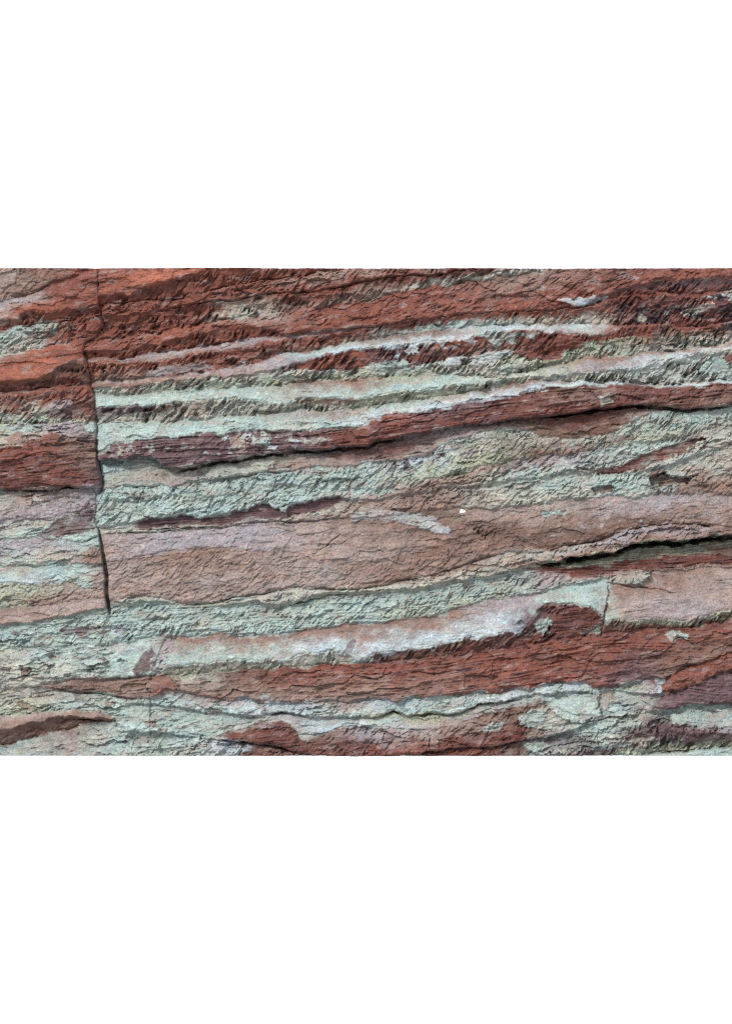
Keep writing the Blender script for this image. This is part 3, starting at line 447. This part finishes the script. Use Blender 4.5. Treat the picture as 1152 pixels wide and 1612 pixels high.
dj = np.abs(X - jx)
jm = sstep(975, 955, Y)
jd = np.interp(Y, [422, 470, 490, 520, 545, 600, 615, 660, 690, 765, 780, 832, 845, 880, 960, 975], [4, 4, 6, 2, 3, 6, 5, 6, 9, 11, 4, 4, 14, 18, 20, 0])
jw = np.interp(Y, [422, 500, 600, 700, 770, 835, 860, 900, 950, 975], [1.6, 2.2, 2.4, 2.4, 2.6, 2.0, 3.4, 4.2, 4.0, 2])
H -= jd * sstep(jw, jw * 0.3, dj) * np.clip(0.9 + 0.6 * fbm(Y / 20, Y * 0, 51, 2), 0.3, 1.4)
H -= 4 * jm * sstep(12, 0, dj)
for s, w, d in (
    ('225,496 242,493 280,483 324,475 368,473 405,463 462,460 504,458 553,447 580,441 612,434 646,432 677,433 714,428 758,424', 1.3, 8),
    ('160,481 216,474 280,471 306,463 345,453 405,442 475,432', 1.0, 5),
    ('541,841 525,849 510,861 495,871 478,878', 1.4, 7),
    ('840,870 852,869 891,860 933,853 969,842 1008,831 1029,826 1066,827 1102,827 1125,834 1152,832', 1.4, 8),
    ('950,915 966,919 980,920 996,925 1008,924 1024,928 1040,928 1056,933 1077,933', 1.4, 6),
    ('957,910 957,940 952,965 945,1003', 1.5, 8),
    ('238,1062 237,1100 238,1140 237,1190', 1.2, 4),
    ('675,1151 676,1168 677,1184', 1.3, 6),
    ('560,1168 594,1172 646,1168 675,1168', 1.0, 3),
    ('640,1190 651,1188 706,1180 753,1177 786,1172 860,1161', 1.4, 6),
    ('948,1090 943,1105 945,1118 950,1130', 1.6, 6),
    ('886,1147 912,1141 940,1133 975,1128 1020,1127', 1.3, 5),
    ('268,946 285,951 324,951 345,947 371,939 410,936 441,932 467,927', 1.6, 7),
    ('467,927 499,927 545,927 581,926 612,921 638,913 659,914 672,908', 1.2, 5),
    ('158,842 195,840 234,839 280,834 342,832 366,827 397,823 447,822 480,821 514,818 553,818', 1.1, 5),
    ('493,891 530,890 560,889 590,888', 0.8, 3),
    ('0,1084 26,1083 60,1080 78,1083 104,1089 150,1091 182,1097 213,1100 237,1100', 1.4, 7),
    ('131,852 144,847 157,844', 1.3, 6),
    ('657,914 700,900 747,884 800,869', 1.0, 4),
    ('-20,1180 0,1173 26,1167 65,1156', 1.0, 4),
    ('1000,1190 1050,1186 1100,1181 1152,1178', 1.5, 7),
    ('164,771 195,766 224,768 253,764 271,767', 1.0, 4),
    ('311,758 358,753 392,750 415,742 441,745 483,738', 1.0, 4),
    ('0,477 26,468 62,457 78,447 104,440', 1.0, 4),
    ('28,422 28,446 10,452', 0.9, 3),
    ('374,845 368,856 364,864', 0.7, 2.5),
    ('85,1184 82,1190', 0.8, 3), ('125,1150 120,1160', 0.8, 3), ('248,1172 245,1190', 0.8, 3),
    ('945,1200 945,1190', 0.8, 3),
    ('870,1015 920,1011 960,1003', 0.8, 2.5), ('852,1027 880,1024 930,1019', 0.8, 2.5),
    ('1000,1098 1040,1118 1060,1120', 0.8, 3),
):
    crack(s, w, d)
for s, w, d in (                              # narrow black undercuts below the overhanging lips
    ('842,886 852,888 878,887 904,882 943,877 969,872 993,862 1021,860 1047,857 1073,857 1102,852 1125,848 1152,847 1230,846', 4.6, 60),
    ('262,740 281,744 296,739 327,733 345,728 379,727 397,721 426,717 475,711 509,710 540,708 581,704 596,696 633,692', 2.2, 20),
    ('850,656 891,654 930,647 956,644 998,640 1024,640 1050,644 1073,647 1112,642 1152,640', 2.6, 24),
    ('438,957 457,952 478,948 501,942 520,936 560,936', 1.2, 10), ('560,1130 591,1131 620,1122 638,1130 672,1124 703,1126 727,1123 755,1109 810,1103 828,1098', 1.0, 8),
    ('408,1131 441,1123 467,1126 488,1130', 1.2, 9), ('335,1165 397,1169 423,1174 447,1180 467,1186', 1.6, 12),
    ('210,834 234,834 280,831 353,829', 1.2, 10), ('1024,752 1045,744 1060,754', 1.6, 12), ('577,672 640,657 700,646', 0.9, 6),
    ('0,520 34,514 70,509 112,504 135,498', 1.2, 8), ('0,618 26,616 65,611 104,608 141,606', 1.2, 8), ('0,772 65,773 104,769 150,768', 1.4, 9),
    ('100,1134 141,1133 187,1136', 1.3, 9),
):
    crack(s, w, d, 0.9)

# ------------------------------------------------------------------ weathering relief
def facets(U, V, sx, sy, seed, bias=(0.0, 0.7), spread=0.6):
    # broken plates: every cell is a tilted plane with its own height, edges stay sharp
    u = U / sx; v = V / sy
    iu = np.floor(u).astype(np.int32); iv = np.floor(v).astype(np.int32)
    best = np.full(u.shape, 1e9, np.float32); out = np.zeros(u.shape, np.float32)
    for du in (-1, 0, 1):
        for dv in (-1, 0, 1):
            h = _P[(_P[(iu + du + seed * 17) & 511] + iv + dv + seed * 31) & 511]
            h2 = _P[(h + 77) & 511]; h3 = _P[(h2 + 131) & 511]; h4 = _P[(h3 + 59) & 511]
            px = iu + du + 0.1 + 0.8 * h / 511.0; py = iv + dv + 0.1 + 0.8 * h2 / 511.0
            ax = u - px; ay = v - py; d = ax * ax + ay * ay
            k = d < best
            pl = (bias[0] + spread * (h3 / 255.5 - 1)) * ax + (bias[1] + spread * (h4 / 255.5 - 1)) * ay + 0.55 * (h / 255.5 - 1)
            out = np.where(k, pl, out); best = np.where(k, d, best)
    return out.astype(np.float32)

def groove_field(theta, lam, seed):           # slabs broken along a slant, with thin cuts between them
    a = math.radians(theta)
    wx = X + 14 * noise(X / 190, Y / 120, seed + 1); wy = Y + 8 * noise(X / 150, Y / 90, seed + 4)
    u = wx * math.sin(a) + wy * math.cos(a); v = wx * math.cos(a) - wy * math.sin(a)
    n1 = noise(u / lam, v / (lam * 5), seed + 7)
    cut1 = np.clip(1 - np.abs(n1) * 3.4, 0, 1)
    uu = u + 1.6 * noise(X / 9, Y / 9, seed + 2); vv = v + 3 * noise(X / 14, Y / 14, seed + 3)
    f1 = facets(uu, vv, lam * 1.15, lam * 3.0, seed + 5, (0.75, 0.15), 0.55)
    f2 = facets(uu, vv, lam * 0.6, lam * 1.5, seed + 6, (0.6, 0.1), 0.5)
    patchy = np.clip(0.6 + 1.25 * fbm(X / 34, Y / 22, seed + 12, 3), 0.06, 1.35)
    return (0.75 * f1 + 0.35 * f2 - 0.5 * cut1 ** 1.5) * patchy

bed_slope = 0.13
Yb = Y + bed_slope * X
_gm = sstep(-0.15, 0.25, fbm(X / 60, Y / 30, 351, 2))
G1 = groove_field(54, 7.0, 60) * _gm + 1.15 * groove_field(46, 12.0, 65) * (1 - _gm)
G2 = groove_field(132, 6.5, 80)
G3 = groove_field(30, 6.0, 90)
Yl = Y + 0.07 * X + 2 * W1 + 0.03 * X * noise(X / 400, Y / 300, 105)
LAM = (0.9 * noise(X / 150, Yl / 3.2, 101) + 0.8 * noise(X / 90, Yl / 1.9, 102) + 0.5 * noise(X / 160, (Yb + 4 * W1) / 9, 103)) * np.clip(0.8 + 0.8 * fbm(X / 40, Y / 20, 104, 2), 0.2, 1.5)
def terrace(sx, sy, k, seed, sharp=0.16):
    rot = X * 0.35
    n = fbm((X + 0.5 * Y) / sx, (Yb) / sy, seed, 3, 0.45) * k
    f = np.floor(n); r = n - f
    return (f + sstep(0.5 - sharp, 0.5 + sharp, r)) / k * 2.2
def shingle(lam, sx, sy, ph_amp, seed, slope):
    ph = (Y + slope * X) / lam + ph_amp * fbm(X / sx, Y / sy, seed, 4, 0.5)
    k = np.floor(ph); fr = ph - k
    a = np.clip(0.35 + 1.5 * noise(X / 34 + k * 5.3, k * 7.1, seed + 3), 0, 1.5)
    return (np.where(fr < 0.86, fr / 0.86, (1 - fr) / 0.14) - 0.5) * a
_fx = X + 3 * fbm(X / 14, Y / 12, 321, 3); _fy = Yb + 2.4 * fbm(X / 14, Y / 12, 331, 3)
FA1 = facets(_fx, _fy, 40, 14, 7); FA2 = facets(_fx, _fy, 17, 7, 8); FA3 = facets(X, Y, 7, 4, 9, (0, 0.4), 0.6)
_fp = np.clip(0.55 + 1.3 * fbm(X / 48, Y / 26, 341, 3), 0.05, 1.4)
FL = (0.9 * shingle(15, 42, 26, 1.5, 121, 0.14) + 1.1 * FA1 + 0.7 * FA2) * _fp + 0.22 * FA3
BEDS = (shingle(10, 110, 34, 1.6, 141, 0.12) + 0.6 * shingle(5.5, 70, 24, 1.3, 145, 0.10)) * np.clip(0.25 + 1.5 * fbm(X / 90, Y / 30, 147, 3), 0, 1.3)
LU = 0.75 * fbm(X / 32, Y / 18, 140, 3) + 0.45 * facets(X + 5 * W2, Yb + 4 * W1, 46, 22, 11)
RO = fbm(X / 5.5, Y / 4.5, 150, 3, 0.6)
H = H + AMP[0] * G1 * 2.6 + AMP[1] * G2 * 2.0 + AMP[6] * G3 * 1.9 + AMP[2] * LAM * 1.3 + AMP[3] * FL * 2.1 + AMP[4] * LU * 1.7 + (AMP[5] + 0.1) * RO * 0.6
H += 2.1 * BEDS
H += 0.3 * FA3 + 0.45 * facets(_fx, _fy, 24, 11, 13, (0, 0.2), 0.5) * _fp
H += 2.2 * fbm(X / 130, Y / 70, 160, 3) + 0.45 * noise(X / 2.2, Y / 2.2, 170)

# ------------------------------------------------------------------ mineral mottling
m1 = fbm(X / 18, Yb / 9, 200, 4, 0.6); m2 = fbm(X / 60, Yb / 22, 210, 3); m3 = fbm(X / 7, Y / 6, 220, 3, 0.65)
COL *= np.clip(1 + 0.16 * m1 + 0.12 * m3, 0.55, 1.5)[..., None]
COL *= np.clip(1 + 0.10 * TE * np.clip(AMP[0] / 3, 0, 1) + 0.16 * LAM * np.clip(AMP[2] / 2, 0, 1), 0.5, 1.5)[..., None]
COL *= (1 + 0.07 * m2[..., None] * np.array([1.0, -0.15, -0.9], np.float32))
redm = sstep(1.25, 1.8, COL[..., 0] / COL[..., 1])
sk = sstep(0.1, 0.55, fbm((X - 0.2 * Y) / 60, Yb / 5.5, 250, 4, 0.6)) * 0.5 * (0.45 + 0.55 * sstep(540, 640, Y))
COL += (PAL['MR'] * 1.15 - COL) * (sk * redm)[..., None]
sk2 = sstep(0.35, 0.75, fbm((X + 0.6 * Y) / 26, Yb / 9, 260, 4, 0.6)) * 0.5
COL += (PAL['PK'] - COL) * (sk2 * redm)[..., None]
sk3 = sstep(0.2, 0.7, fbm(X / 40, Yb / 12, 270, 3)) * 0.3 * sstep(540, 640, Y)
COL += (PAL['BR'] - COL) * (sk3 * redm)[..., None]
gm = sstep(0.15, 0.6, fbm(X / 42, Y / 20, 230, 4, 0.55)) * 0.4
pale = sstep(0.12, 0.3, COL[..., 1])
COL += (PAL['MI'] * np.array([0.92, 1.0, 0.94], np.float32) - COL) * (gm * pale)[..., None]
pinkm = sstep(0.2, 0.7, fbm(X / 50, Y / 16, 240, 4, 0.55)) * 0.5
COL += (PAL['PK'] - COL) * (pinkm * pale)[..., None]
COL = np.clip(COL, 0.01, 0.9)

# ------------------------------------------------------------------ stone material
def rock_material(name, grain=1.0):
    m = bpy.data.materials.new(name); m.use_nodes = True
    n = m.node_tree.nodes; l = m.node_tree.links; n.clear()
    out = n.new('ShaderNodeOutputMaterial'); bs = n.new('ShaderNodeBsdfPrincipled')
    at = n.new('ShaderNodeAttribute'); at.attribute_name = 'mineral'
    tc = n.new('ShaderNodeTexCoord')
    g1 = n.new('ShaderNodeTexNoise'); g1.inputs['Scale'].default_value = 95; g1.inputs['Detail'].default_value = 4; g1.inputs['Roughness'].default_value = 0.75
    g2 = n.new('ShaderNodeTexNoise'); g2.inputs['Scale'].default_value = 11; g2.inputs['Detail'].default_value = 6; g2.inputs['Roughness'].default_value = 0.65
    r1 = n.new('ShaderNodeMapRange'); r1.inputs['From Min'].default_value = 0.28; r1.inputs['From Max'].default_value = 0.72
    r1.inputs['To Min'].default_value = 1 - 0.42 * grain; r1.inputs['To Max'].default_value = 1 + 0.42 * grain
    r2 = n.new('ShaderNodeMapRange'); r2.inputs['From Min'].default_value = 0.3; r2.inputs['From Max'].default_value = 0.7
    r2.inputs['To Min'].default_value = 0.84; r2.inputs['To Max'].default_value = 1.16
    mu = n.new('ShaderNodeMath'); mu.operation = 'MULTIPLY'
    vm = n.new('ShaderNodeVectorMath'); vm.operation = 'SCALE'
    for g in (g1, g2): l.new(tc.outputs['Object'], g.inputs['Vector'])
    l.new(g1.outputs['Fac'], r1.inputs['Value']); l.new(g2.outputs['Fac'], r2.inputs['Value'])
    l.new(r1.outputs[0], mu.inputs[0]); l.new(r2.outputs[0], mu.inputs[1])
    l.new(at.outputs['Color'], vm.inputs[0]); l.new(mu.outputs[0], vm.inputs['Scale'])
    g3 = n.new('ShaderNodeTexNoise'); g3.inputs['Scale'].default_value = 55; g3.inputs['Detail'].default_value = 3; g3.inputs['Roughness'].default_value = 0.7
    l.new(tc.outputs['Object'], g3.inputs['Vector'])
    hs = n.new('ShaderNodeVectorMath'); hs.operation = 'MULTIPLY_ADD'       # grains of slightly different hue
    hs.inputs[1].default_value = (0.5, 0.4, 0.55); hs.inputs[2].default_value = (0.75, 0.8, 0.725)
    l.new(g3.outputs['Color'], hs.inputs[0])
    hm = n.new('ShaderNodeVectorMath'); hm.operation = 'MULTIPLY'
    l.new(vm.outputs[0], hm.inputs[0]); l.new(hs.outputs[0], hm.inputs[1])
    l.new(hm.outputs[0], bs.inputs['Base Color'])
    bu = n.new('ShaderNodeBump'); bu.inputs['Strength'].default_value = 0.8; bu.inputs['Distance'].default_value = 0.006
    l.new(g1.outputs['Fac'], bu.inputs['Height']); l.new(bu.outputs[0], bs.inputs['Normal'])
    bs.inputs['Roughness'].default_value = 0.92
    bs.inputs['Specular IOR Level'].default_value = 0.15
    l.new(bs.outputs[0], out.inputs[0])
    return m
MAT = rock_material('sandstone')

# ------------------------------------------------------------------ meshes: one per bed, cut from the same surface
H = H.astype(np.float32)
hy, hx = np.gradient(H, ys, xs)
NRM = np.stack([-hx, -np.ones_like(H), hy], -1); NRM /= np.linalg.norm(NRM, axis=-1, keepdims=True)
POS = np.stack([(X - X_MID) * S, -H * S, (Y_BOT - Y) * S], -1).reshape(-1, 3).astype(np.float32)
NRM = NRM.reshape(-1, 3).astype(np.float32); CF = np.concatenate([COL, np.ones((NR, NC, 1))], -1).reshape(-1, 4).astype(np.float32)
idx = np.arange(NR * NC).reshape(NR, NC)
QUADS = np.stack([idx[:-1, :-1], idx[1:, :-1], idx[1:, 1:], idx[:-1, 1:]], -1).reshape(-1, 4)

def components(P):                            # connected pieces of equal part id, by runs along rows
    par = []
    def find(a):
        while par[a] != a:
            par[a] = par[par[a]]; a = par[a]
        return a
    out = np.zeros(P.shape, np.int32); prev = None
    for r in range(P.shape[0]):
        row = P[r]; cut = np.flatnonzero(np.diff(row)) + 1
        st = np.concatenate([[0], cut]); en = np.concatenate([cut, [len(row)]])
        cur = []
        base = len(par); par.extend(range(base, base + len(st)))
        for k in range(len(st)):
            out[r, st[k]:en[k]] = base + k; cur.append((st[k], en[k], row[st[k]], base + k))
        if prev:
            a = b = 0
            while a < len(prev) and b < len(cur):
                p, q = prev[a], cur[b]
                if p[2] == q[2] and p[0] < q[1] and q[0] < p[1]:
                    x, y = find(p[3]), find(q[3])
                    if x != y: par[x] = y
                if p[1] < q[1]: a += 1
                else: b += 1
        prev = cur
    root = np.array([find(a) for a in range(len(par))])
    return root[out]

FPG = PID[:-1, :-1].copy()
for _ in range(4):                            # crumbs too small to be a piece join the bed next to them
    comp = components(FPG)
    u, inv, cnt = np.unique(comp, return_inverse=True, return_counts=True)
    small = (cnt[inv] < 260).reshape(FPG.shape)
    if not small.any(): break
    for ax, sh in ((0, 1), (0, -1), (1, 1), (1, -1)):
        src = np.roll(FPG, sh, ax); ok = small & ~np.roll(small, sh, ax)
        edge = [slice(None)] * 2; edge[ax] = 0 if sh == 1 else -1
        ok[tuple(edge)] = False
        FPG[ok] = src[ok]; small &= ~ok
    for it in range(30):
        if not small.any(): break
        for ax, sh in ((0, 1), (0, -1), (1, 1), (1, -1)):
            src = np.roll(FPG, sh, ax); ok = small & ~np.roll(small, sh, ax)
            FPG[ok] = src[ok]; small &= ~ok
comp = components(FPG)
u, first, FP = np.unique(comp, return_index=True, return_inverse=True)
FP = FP.reshape(-1)
piece_pid = FPG.reshape(-1)[first]            # piece -> layer or patch id
order = np.argsort(FP, kind='stable'); FPs = FP[order]
face = bpy.data.objects.new('rock_face', None); scene.collection.objects.link(face)
face['label'] = 'weathered cliff face of banded red and pale mint sandstone'
face['category'] = 'rock face'

def make_mesh(name, pos, quads, mat, nrm=None, colr=None, smooth=True):
    me = bpy.data.meshes.new(name)
    me.vertices.add(len(pos)); me.vertices.foreach_set('co', pos.ravel())
    nq = len(quads)
    me.loops.add(nq * 4); me.loops.foreach_set('vertex_index', quads.ravel().astype(np.int32))
    me.polygons.add(nq); me.polygons.foreach_set('loop_start', np.arange(0, nq * 4, 4, dtype=np.int32))
    me.update(calc_edges=True)
    me.polygons.foreach_set('use_smooth', np.full(nq, smooth))
    if colr is not None:
        a = me.attributes.new('mineral', 'FLOAT_COLOR', 'POINT'); a.data.foreach_set('color', colr.ravel())
    if nrm is not None: me.normals_split_custom_set_from_vertices(nrm)
    me.materials.append(mat)
    me.update()
    return me

made = {}; main = {}
for pc in range(len(piece_pid)):
    pid = int(piece_pid[pc])
    a, b = np.searchsorted(FPs, [pc, pc + 1])
    q = QUADS[order[a:b]]
    u, inv = np.unique(q, return_inverse=True)
    nm = specs[pid][0]
    me = make_mesh(nm, POS[u], inv.reshape(-1, 4), MAT, NRM[u], CF[u])
    ob = bpy.data.objects.new(nm, me); scene.collection.objects.link(ob)
    made[pc] = ob
    if pid not in main or main[pid][1] < b - a: main[pid] = (ob, b - a)
for pc, ob in made.items():
    pid = int(piece_pid[pc]); p = specs[pid][2]
    ob.parent = main[p][0] if (p is not None and p in main) else face
for pid, (ob, cnt) in main.items():
    if specs[pid][1]: ob['label'] = specs[pid][1]

# the body of the cliff behind the weathered surface
ring = np.concatenate([idx[0, :], idx[1:, -1], idx[-1, -2::-1], idx[-2:0:-1, 0]])
rp = POS[ring]; back = rp.copy(); back[:, 1] = 2.2
n = len(ring); i = np.arange(n); j = (i + 1) % n
q = np.stack([i, j, j + n, i + n], -1)
pos = np.concatenate([rp, back]); k0, k1 = 0, NC - 1
c = np.array([n + 0, n + NC - 1, n + NC - 1 + NR - 1, n + 2 * (NC - 1) + NR - 1])
q = np.concatenate([q, c[None, :]])
body = make_mesh('rock_body', pos.astype(np.float32), q, MAT, None, np.concatenate([CF[ring], CF[ring]]), smooth=False)
ob = bpy.data.objects.new('rock_body', body); scene.collection.objects.link(ob); ob.parent = face

# small white lichen spot on the pink bed
r_i, c_i = int(806 - Y_TOP), int(np.searchsorted(xs, 728))
rngs = np.random.default_rng(3)
vts = []; nseg = 20
for ring_i, (rr, hh) in enumerate(((1.0, -0.5), (0.92, 0.8), (0.5, 1.4), (0.02, 1.5))):
    for s in range(nseg):
        a = 2 * math.pi * s / nseg
        rad = rr * (1 + 0.12 * math.sin(3 * a + 1) + 0.08 * math.sin(5 * a))
        px, py = 728 + 5.2 * rad * math.cos(a), 805 + 3.4 * rad * math.sin(a)
        rI, cI = int(round(py - Y_TOP)), int(np.searchsorted(xs, px))
        vts.append(((px - X_MID) * S, -(H[rI, cI] + hh) * S, (Y_BOT - py) * S))
fq = [[r * nseg + s, r * nseg + (s + 1) % nseg, (r + 1) * nseg + (s + 1) % nseg, (r + 1) * nseg + s] for r in range(3) for s in range(nseg)]
fq = [f[::-1] for f in fq]
me = make_mesh('lichen_spot', np.array(vts, np.float32), np.array(fq), MAT, None, np.tile(np.array([[0.5, 0.52, 0.52, 1]], np.float32), (len(vts), 1)))
ob = bpy.data.objects.new('lichen_spot', me); scene.collection.objects.link(ob); ob.parent = face
ob['label'] = 'small white lichen spot on the pink bed'
